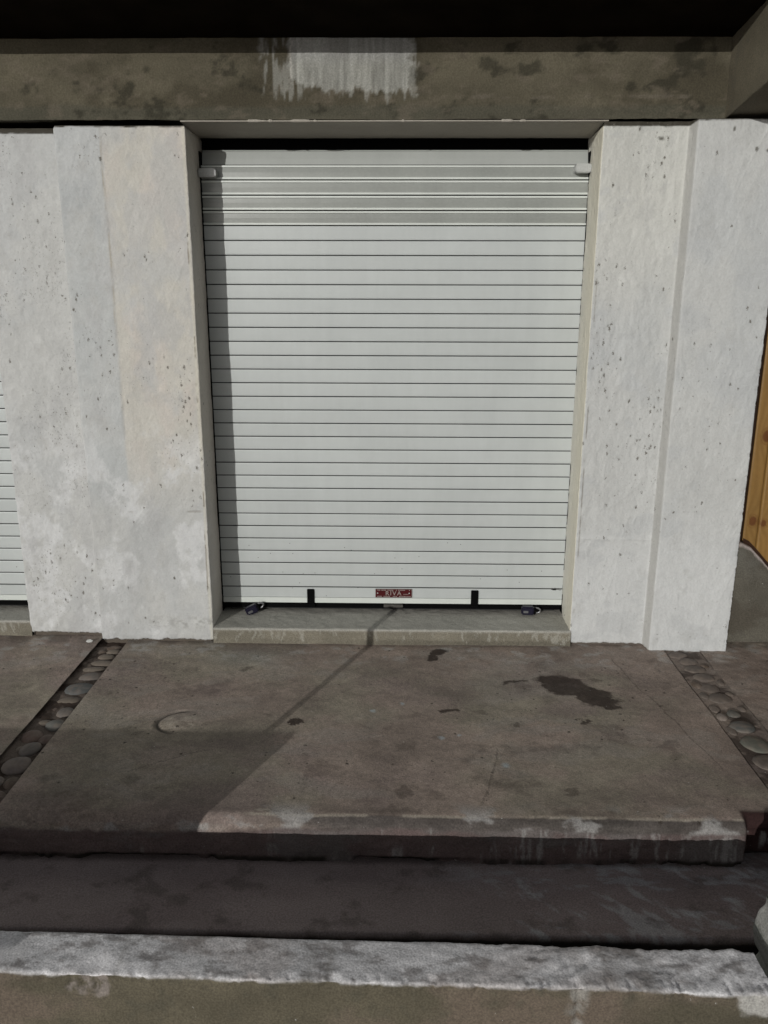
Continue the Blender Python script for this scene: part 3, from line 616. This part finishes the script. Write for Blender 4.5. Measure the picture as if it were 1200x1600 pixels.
# ------------------------------------------------------------ roller shutter
X0, X1 = -.781, .8085; PZ = .0592526; Z0 = 2.03058     # joint heights
W = X1 - X0
def yc(z): return .202 + 3.6 * max(0, z - 1.975) ** 2
def slat_mesh(kind):
    H = PZ
    if kind == 'plain':
        prof = [(.010, .0005, 2), (.0015, .0012, 0), (.0, .0026, 0), (-.0006, H * .12, 0), (-.0008, H * .5, 0), (-.0006, H * .88, 0), (.0, H - .0036, 0), (.0015, H - .0024, 0), (.009, H - .0018, 2), (.0095, H + .002, 2)]
    elif kind == 'ribbed':
        prof = [(.010, .0005, 2), (.0, .0014, 0), (-.0026, .0026, 0), (-.0026, .0094, 0), (.0026, .0110, 0), (.0028, .0112, 1), (.0018, H * .5, 1), (.0028, H - .0122, 1), (.0026, H - .0120, 0), (-.0026, H - .0104, 0), (-.0026, H - .0036, 0), (.0, H - .0028, 0), (.009, H - .0018, 2), (.0095, H + .002, 2)]
    else:
        H = 2.094 - Z0
        prof = [(.010, .0005, 2), (.0, .0014, 0), (-.0010, H * .4, 0), (.0, H - .009, 0), (.002, H - .008, 2), (.002, H - .006, 0), (0, H - .005, 0), (.001, H, 0), (.012, H, 2)]
    me = bpy.data.meshes.new('slat_' + kind); vs_, fs, mi = [], [], []
    for y, z, k in prof: vs_ += [(0, y, z), (W, y, z)]
    for i in range(len(prof) - 1):
        fs.append((2 * i, 2 * i + 1, 2 * i + 3, 2 * i + 2)); mi.append(prof[i + 1][2] if prof[i + 1][2] == 2 or prof[i][2] == 2 else prof[i][2] if prof[i][2] == prof[i + 1][2] else 0)
    me.from_pydata(vs_, [], fs); me.polygons.foreach_set('material_index', mi)
    for k in ('slat', 'panel', 'rubber_and_shade'): me.materials.append(M['dull'] if (k == 'slat' and kind == 'top') else M['rim' if (k == 'slat' and kind != 'plain') else k])  # joint lips blackened, the groove's shade put into their material
    return me
MESH = {k: slat_mesh(k) for k in ('plain', 'ribbed', 'top')}
def part(name, me, parent, loc=(0, 0, 0), label=None):
    o = bpy.data.objects.new(name, me); COL.objects.link(o); o.parent = parent; o.location = loc
    if label: o['label'] = label
    return o
def text_mesh(s, size, ext):
    cu = bpy.data.curves.new('lettering', 'FONT'); cu.body = s; cu.size = size; cu.extrude = ext; cu.offset = .0002; cu.align_x = 'CENTER'; cu.align_y = 'CENTER'; cu.space_character = 1.25
    t = bpy.data.objects.new('lettering', cu); COL.objects.link(t); dg = bpy.context.evaluated_depsgraph_get()
    me = bpy.data.meshes.new_from_object(t.evaluated_get(dg)); COL.objects.unlink(t); bpy.data.objects.remove(t); return me
def rounded(bm, x0, x1, y0, y1, z0, z1, r):
    pts = []
    for cx, cz, a0 in ((x1 - r, z0 + r, -90), (x1 - r, z1 - r, 0), (x0 + r, z1 - r, 90), (x0 + r, z0 + r, 180)):
        for k in range(5): a = math.radians(a0 + k * 22.5); pts.append((cx + r * math.cos(a), cz + r * math.sin(a)))
    prism(bm, pts, y0, y1, 1)
def make_shutter():
    t = thing('roller_shutter', 'closed white roller shutter in the middle with a small red plate', 'shutter', (0, .202, .07), 'white roller shutters')
    ox = Vector((0, -.202, -.07))
    def L(x, y, z): return Vector((x, y, z)) + ox
    part('slat', MESH['top'], t, L(X0, yc(2.06), Z0), 'topmost slat bending back to the roller').rotation_euler.x = -.28
    for i in range(31):
        z = Z0 - (i + 1) * PZ; rib = i < 4
        o = part('slat', MESH['ribbed' if rib else 'plain'], t, L(X0, yc(z + .5 * PZ) + .0005 * math.sin(i * 2.3), z), 'grey ribbed translucent looking slat' if rib else None)
        if i == 0: o.rotation_euler.x = -.10
        if i > 3: o.rotation_euler.x = random.uniform(-.006, .006)
    zb = Z0 - 31 * PZ      # 0.1937
    # lower broad slat, split by the pressed line, and the bottom rail
    bm = bmesh.new(); box(bm, X0, X1, .2002, .212, .1425, zb - .0028, bev=.0008); 
    part_o = done('slat', bm, [M['slat']], parent=t); part_o.location = ox; part_o['label'] = 'broad lowest slat carrying the plate'
    bm = bmesh.new(); box(bm, X0, X1, .1995, .213, .1145, .1408, bev=.0012); o = done('bottom_rail', bm, [M['rim']], parent=t); o.location = ox
    bm = bmesh.new(); box(bm, X0 + .002, X1 - .002, .203, .216, .088, .1145, bev=.002); box(bm, X0, X1, .206, .22, .1145, .2); o = done('rubber_seal', bm, [M['rubber_and_shade']], parent=t); o.location = ox
    bm = bmesh.new(); box(bm, X0 + .03, X1 - .03, .214, .228, .079, .097, bev=.002); o = done('foot_strip', bm, [M['foot']], parent=t); o.location = ox
    for xx in (-.3845, .3835):
        bm = bmesh.new(); rounded(bm, xx, xx + .0335, .1935, .204, .100, .1835, .004); box(bm, xx - .004, xx + .0375, .190, .20, .096, .113, bev=.002)
        o = done('handle_strap', bm, [M['rubber_and_shade']], parent=t); o.location = ox
    bm = bmesh.new(); rounded(bm, -.025, .065, .188, .204, .099, .1115, .003); o = done('lock_tab', bm, [M['street']], parent=t); o.location = ox; o['label'] = 'grey tab under the plate'
    # plate
    bm = bmesh.new(); box(bm, -.064, .107, .1955, .2004, .1455, .1875, bev=.001); o = done('name_plate', bm, [M['plate']], parent=t); o.location = ox
    me = text_mesh('RIVA', .0300, .0007); me.materials.append(M['silver'])
    q = part('lettering', me, o, (.020, .1950, .1658)); q.rotation_euler.x = math.pi / 2
    bm = bmesh.new(); rr = random.Random(3)
    for zc_, x_s, x_e in ((.1822, -.055, .100), (.1512, -.055, .100)):
        x = x_s
        while x < x_e:
            w = rr.uniform(.0022, .0048); 
            if rr.random() < .82: box(bm, x, x + w, .1948, .1956, zc_ - .0021, zc_ + .0021)
            x += w + .0018
    for x in (.068, .074, .080, .0865): box(bm, x, x + .0035, .1948, .1956, .160, .1635)
    fr = [(-.064, .107, .1867, .1875), (-.064, .107, .1455, .1463), (-.064, -.0628, .1455, .1875), (.1058, .107, .1455, .1875)]
    for a, b, c, d in fr: box(bm, a, b, .1948, .1956, c, d)
    done('small_print', bm, [M['silver']], parent=o)
    for x in (-.0535, .0945):
        bm = bmesh.new(); bmesh.ops.create_uvsphere(bm, u_segments=10, v_segments=6, radius=.0036, matrix=Matrix.Translation((x, .1952, .167))); done('rivet', bm, [M['galv']], parent=o, smooth=True)
    # guides, stops and roller box
    for x0, x1 in ((X0 - .006, X0 - .0015), (X1 + .001, X1 + .0045)):
        bm = bmesh.new(); box(bm, x0, x1, .196, .24, .072, 2.08); o = done('guide_rail', bm, [M['rubber_and_shade']], parent=t); o.location = ox
    for x0, x1, z0, z1 in ((X0 - .004, -.713, 1.976, 2.010), (.746, X1 + .003, 1.993, 2.027)):
        bm = bmesh.new(); rounded(bm, x0, x1, .160, .215, z0, z1, .010); bmesh.ops.bevel(bm, geom=bm.edges[:], offset=.003, segments=2, affect='EDGES')
        o = done('guide_stop', bm, [M['galv']], parent=t, smooth=False); o.location = ox
    bm = bmesh.new(); box(bm, X0 - .02, X1 + .02, .262, .43, 2.085, 2.30); box(bm, X0 - .02, X1 + .02, .40, .445, .06, 2.3); o = done('roller_box', bm, [M['dark']], parent=t); o.location = ox
    # scratch near the right end of the rail
    bm = bmesh.new(); rr = random.Random(8)
    for k in range(9):
        x = .755 + rr.random() * .04; box(bm, x, x + rr.uniform(.004, .016), .1992, .2004, .1905 + rr.uniform(-.004, .004), .1925 + rr.uniform(-.003, .005))
    for k in range(26):
        x = rr.uniform(X0 + .02, X1 - .02); z = rr.uniform(.145, .42) ; box(bm, x, x + .0028, .1985, .1998, z, z + .0028)
    o = done('scratches', bm, [M['street']], parent=t, kind='stuff'); o.location = ox
    return t
sh = make_shutter()
def copy_tree(o, parent=None):
    c = o.copy(); COL.objects.link(c); c.parent = parent
    for ch in list(o.children): copy_tree(ch, c)
    return c
sh2 = copy_tree(sh); sh2.location.x -= 2.452; sh2['label'] = 'second white roller shutter, a sliver at the left edge beyond the left pier'

# ------------------------------------------------------------ padlocks
def padlock(loc, rot, label):
    t = thing('padlock', label, 'padlock', loc, 'navy padlocks under the shutter'); t.rotation_euler = rot; t.scale = (1.12, 1.12, 1.12)
    bm = bmesh.new(); box(bm, -.030, .022, -.014, .014, 0, .036, bev=.005); done('body', bm, M['navy'], parent=t, smooth=False)
    bm = bmesh.new(); box(bm, -.022, -.002, -.0155, -.0135, .010, .020, bev=.0008); done('keyhole_cover', bm, M['steel'], parent=t)
    bm = bmesh.new(); pts = []
    for k in range(13):
        a = math.pi * (k / 12) - math.pi / 2; pts.append((.030 + .018 * math.cos(a), 0, .018 + .011 * math.sin(a)))
    tube(bm, [(.018, 0, .007)] + pts + [(.018, 0, .029)], .0038); done('shackle', bm, M['steel'], parent=t, smooth=True)
    bm = bmesh.new(); box(bm, .020, .030, -.012, .012, .002, .034, bev=.003); done('collar', bm, M['rubber_and_shade'], parent=t)
    return t
padlock((-.630, .170, .0745), (0, math.radians(-24), math.radians(12)), 'dark navy padlock lying tilted under the left end of the shutter')
padlock((.652, .178, .0750), (0, 0, math.radians(-4)), 'dark navy padlock sitting level under the right end of the shutter')

# ------------------------------------------------------------ river stones in the channels
def stone_mesh(cols, sx, sy, sz, seed):
    bm = bmesh.new(); bmesh.ops.create_uvsphere(bm, u_segments=14, v_segments=8, radius=1)
    for v in bm.verts:
        n = 1 + .22 * (float(noise(np.array([v.co.x * 1.2 + 9]), np.array([v.co.y * 1.2 + seed * 3.7]), np.array([v.co.z + 3.]), seed)[0]) - .5)
        v.co = Vector((v.co.x * sx * n, v.co.y * sy * n, v.co.z * sz * n))
    me = bpy.data.meshes.new('stone'); bm.to_mesh(me); bm.free(); me.polygons.foreach_set('use_smooth', [True] * len(me.polygons))
    at = me.color_attributes.new('tint', 'FLOAT_COLOR', 'POINT')
    co = np.zeros(len(me.vertices) * 3); me.vertices.foreach_get('co', co); co = co.reshape(-1, 3)
    f = fbm(co[:, 0] * 60 + seed, co[:, 1] * 60, seed, 4)
    C = np.ones((len(co), 4)); C[:, :3] = mix(base(f, cols) * (.6 + .7 * f)[..., None], (.185, .15, .125), .25 + .5 * sm(f, .44, .62)); at.data.foreach_set('color', C.reshape(-1).astype(np.float32))
    me.materials.append(M['stone']); return me
def strip(label, stones, loc):
    t = thing('cobble_strip', label, 'cobble strip', loc)
    for k, (x, y, sx, sy, sz, ang, c, z) in enumerate(stones):
        c = tuple(v * .72 for v in c)
        o = part('stone', stone_mesh(c, sx * 1.04, sy * 1.12, sz * .75, k + 3), t, Vector((x, y, z - .004)) - Vector(loc)); o.rotation_euler = (0, 0, ang)
    return t
G, B_, T_, RD, BR_ = (.23, .21, .195), (.13, .155, .165), (.27, .23, .185), (.16, .10, .085), (.13, .09, .065)
ls = [(-1.225, -.05, .034, .024, .014, .2, BR_, -.012), (-1.268, -.085, .028, .022, .014, .2, BR_, -.016), (-1.212, -.095, .030, .020, .016, .3, T_, -.010), (-1.228, -.145, .038, .026, .016, .1, T_, -.012), (-1.225, -.205, .050, .026, .016, .0, T_, -.012),
      (-1.240, -.262, .048, .022, .015, .1, T_, -.012), (-1.222, -.335, .044, .030, .018, .1, G, -.010), (-1.228, -.440, .056, .040, .022, .15, B_, -.008),
      (-1.235, -.530, .045, .026, .016, .1, T_, -.014), (-1.208, -.628, .034, .031, .020, .3, G, -.010), (-1.262, -.600, .028, .025, .014, .3, RD, -.020), (-1.206, -.722, .036, .034, .022, .2, (.22, .235, .22), -.008),
      (-1.258, -.700, .022, .020, .016, 0, T_, -.014), (-1.200, -.818, .032, .034, .018, .2, RD, -.014), (-1.262, -.795, .036, .040, .018, .4, (.20, .12, .10), -.012), (-1.228, -.885, .034, .040, .020, -.2, G, -.008),
      (-1.268, -.880, .018, .020, .014, 0, T_, -.016), (-1.228, -.985, .050, .048, .024, .2, (.22, .19, .18), -.006), (-1.200, -1.080, .026, .032, .018, .2, BR_, -.012), (-1.262, -1.085, .034, .036, .018, 0, G, -.010),
      (-1.222, -1.160, .044, .034, .018, .2, RD, -.012), (-1.235, -1.228, .040, .028, .016, 0, G, -.012)]
strip('row of rounded river stones set in the gutter left of the middle slab', ls, (-1.24, -.65, 0))
C1, C2 = (.185, .155, .137), (.17, .145, .128)
rs = [(1.262, -.085, .046, .024, .012, .1, C1, .0), (1.288, -.150, .044, .026, .012, .1, C1, .0), (1.292, -.225, .048, .028, .012, -.1, C2, .0), (1.300, -.300, .050, .028, .013, -.1, C1, .0),
      (1.246, -.365, .020, .026, .013, 0, BR_, .001), (1.288, -.395, .040, .030, .012, .1, C1, .0), (1.300, -.478, .046, .034, .013, 0, C2, .0), (1.246, -.560, .020, .022, .010, 0, C1, .001), (1.249, -.625, .022, .020, .014, 0, (.33, .28, .25), .002),
      (1.300, -.600, .026, .020, .014, 0, (.13, .14, .13), .002), (1.294, -.695, .050, .030, .017, .1, (.09, .115, .12), .003), (1.296, -.810, .052, .045, .016, .0, (.17, .19, .16), .001), (1.292, -.925, .054, .038, .012, 0, C2, .001),
      (1.290, -1.03, .05, .034, .012, 0, C1, .001), (1.290, -1.13, .05, .034, .013, 0, C2, .001)]
rs = [(a, b_, c * .95, d * 1.15, e, f_, g, z - .0015) for a, b_, c, d, e, f_, g, z in rs]
rs += [(1.345, -.19, .018, .02, .01, 0, BR_, -.002), (1.352, -.345, .016, .022, .01, 0, C2, -.002), (1.35, -.44, .018, .02, .01, 0, C1, -.002), (1.245, -.455, .018, .024, .01, 0, C2, -.001), (1.246, -.72, .018, .03, .01, 0, C1, -.001), (1.35, -.56, .016, .02, .01, 0, C1, -.001)]
strip('row of half buried stones running along the crack at the right', rs, (1.28, -.6, 0))

# ------------------------------------------------------------ right: low wall and boards behind the pier
def contour(x):
    return np.interp(x, [1.50, 1.525, 1.56, 1.60, 1.65, 1.70, 1.80, 1.95, 2.2, 3.6], [.470, .462, .458, .440, .390, .335, .26, .20, .18, .17])
def low_col(P, A, B, h, N):
    x, y, z = P[..., 0], P[..., 1], P[..., 2]
    c = base(x, (.095, .087, .070)) * (.6 + .8 * fbm(x * 6, z * 6, 601, 4))[..., None]
    c = mix(c, (.13, .125, .11), sm(z, .25, .42) * .5)
    c = mix(c, (.065, .055, .042), sm(fbm(x * 4, z * 7, 603, 3), .5, .62) * .6)
    return mix(c, (.36, .31, .29), sm(z - contour(x) + .016 * fbm(x * 30, x * 0, 605, 3), -.012, -.002) * .85)
def low_warp(P):
    P = P.copy(); f = P[..., 2] / .5; P[..., 2] = f * contour(P[..., 0]); return P
lw = sweep('low_wall', [(.34, .5), (.075, .5), (.055, .0), (.055, -.02)], 'x', 1.497, 3.6, .008, M['concrete'],
           lambda P, A, B, N: .010 * (fbm(P[..., 0] * 8, A * 8, 607, 4) - .5), low_col, r=.012, warp=low_warp)
tag(lw, 'rough low concrete wall with curved top edge behind the right pier', 'low wall')
gt = thing('board_door', 'varnished orange pine boards in a dark brown frame at the right edge', 'door', (2.1, .12, .17))
def board(x0, x1, seed, knots, frame=False, y=.120):
    nx, nz = max(3, int((x1 - x0) / .005)), 380
    xs = np.linspace(x0, x1, nx); fz = np.linspace(0, 1, nz)
    X = np.repeat(xs[:, None], nz, 1); zlo = contour(X) - .02 + (0 if frame else .030); Z = zlo + (2.02 - zlo) * fz[None]
    e = np.minimum(X - x0, x1 - X); Y = y + .004 * sm(.005 - e, 0, .005) + .0006 * fbm(X * 60, Z * 3, seed, 2)
    if frame: C = base(X, (.020, .008, .0025)) * (.8 + .4 * fbm(X * 60, Z * 4, seed, 3))[..., None]
    else:
        wv = Z * 0; 
        for kx, kz, r in knots: wv = wv + .035 * np.exp(-((X - kx) ** 2 + ((Z - kz) * .55) ** 2) / (2 * (r * 1.6) ** 2))
        ring = .5 + .5 * np.sin((X * 230 + wv * 260 + 7 * fbm(X * 6, Z * 1.1, seed, 3)))
        C = mix(base(X, (.255, .145, .042)), (.175, .088, .021), ring * .45)
        C = C * (.72 + .5 * fbm(X * 8, Z * 2.5, seed + 2, 4))[..., None]
        for kx, kz, r in knots:
            d = np.hypot(X - kx, (Z - kz) * .75) / r
            C = mix(C, (.10, .030, .006), sm(1.15 - d, 0, .35) * .85); C = mix(C, (.14, .05, .01), sm(1 - abs(d - 1.35) / .2, 0, 1) * .5)
    P = np.stack([X, Y, Z], -1); P = np.concatenate([P[:1] + [0, .02, 0], P, P[-1:] + [0, .02, 0]]); C = np.concatenate([C[:1], C, C[-1:]])
    o = link('frame_stile' if frame else 'board', gridmesh('board', P, C), M['wood'], gt); o.location = (-2.1, -.12, -.17); return o
board(1.500, 1.574, 700, [], True, .112)
board(1.576, 1.640, 710, [(1.628, .93, .020), (1.612, .55, .017), (1.60, 1.45, .014)])
board(1.643, 1.760, 720, [(1.70, 1.30, .02), (1.66, .54, .013), (1.72, .70, .02)])
for k in range(9): board(1.763 + k * .16, 1.763 + k * .16 + .157, 730 + k * 7, [(1.82 + k * .16, .5 + (k * .37) % 1.2, .02)])
# dark bottom rim that follows the curved wall top
bm = bmesh.new(); xs = np.linspace(1.574, 3.2, 60); prev = None
for x in xs:
    z = float(contour(x)); r = [bm.verts.new((x, .108, z - .03)), bm.verts.new((x, .108, z + .022)), bm.verts.new((x, .124, z + .022))]
    if prev:
        for a in range(2): bm.faces.new([prev[a], r[a], r[a + 1], prev[a + 1]])
    prev = r
o = done('bottom_rim', bm, mat('dark_brown_rim', (.030, .011, .004), .6, coarse=.2), parent=gt); o.location = (-2.1, -.12, -.17)

# ------------------------------------------------------------ small things
bm = bmesh.new(); pts = [(-.014, -.004), (-.004, -.009), (.010, -.006), (.014, .002), (.002, .009), (-.010, .006)]
prism(bm, pts, 0, .004, 2); o = done('paint_flake', bm, M['flake']); o.location = (-1.345, -.02, .006); o.rotation_euler = (.3, .1, .2)
tag(o, 'chip of white paint on the ground at the foot of the left pier', 'paint flake')
# unseen board and rod added behind the camera, shaped to cast the slab's shadow
gr = thing('shadow_caster', 'unseen grey board with a short steel rod added behind the camera to cast a shadow', 'shadow caster', (-2.6, -3.7, -.52))
def shadow_src(x, y, z, Y):   # point on the plane y=Y whose shadow falls on (x, y, z)
    t = (y - Y); return x - t * math.tan(AZ), z + t * math.tan(ELEV) / math.cos(AZ)
Y = -3.7; xr, zt = shadow_src(-.33, -.785, 0, Y); zl = shadow_src(-.4, -1.49, 0, Y)[1]
og = Vector((2.6, 3.7, .52))
bm = bmesh.new(); prism(bm, [(xr - 3.6, zl), (xr - .02, zl), (xr, (zl + zt) / 2), (xr, zt), (xr - 3.6, zt)], Y - .02, Y + .02, 1); o = done('caster_board', bm, M['caster_paint'], parent=gr); o.location = og
xa, _ = shadow_src(-.43, -.775, 0, Y); _, ztop = shadow_src(.03, .20, .10, Y)
bm = bmesh.new(); tube(bm, [(xa, Y, zt - .02), (xa, Y, ztop)], .014); o = done('rod', bm, M['steel'], parent=gr); o.location = og
for px in (xr - 1.8, xr - 3.3):
    bm = bmesh.new(); box(bm, px - .04, px + .04, Y - .06, Y - .021, -.52, zt); o = done('post', bm, M['caster_paint'], parent=gr); o.location = og

S.render.engine = 'CYCLES'
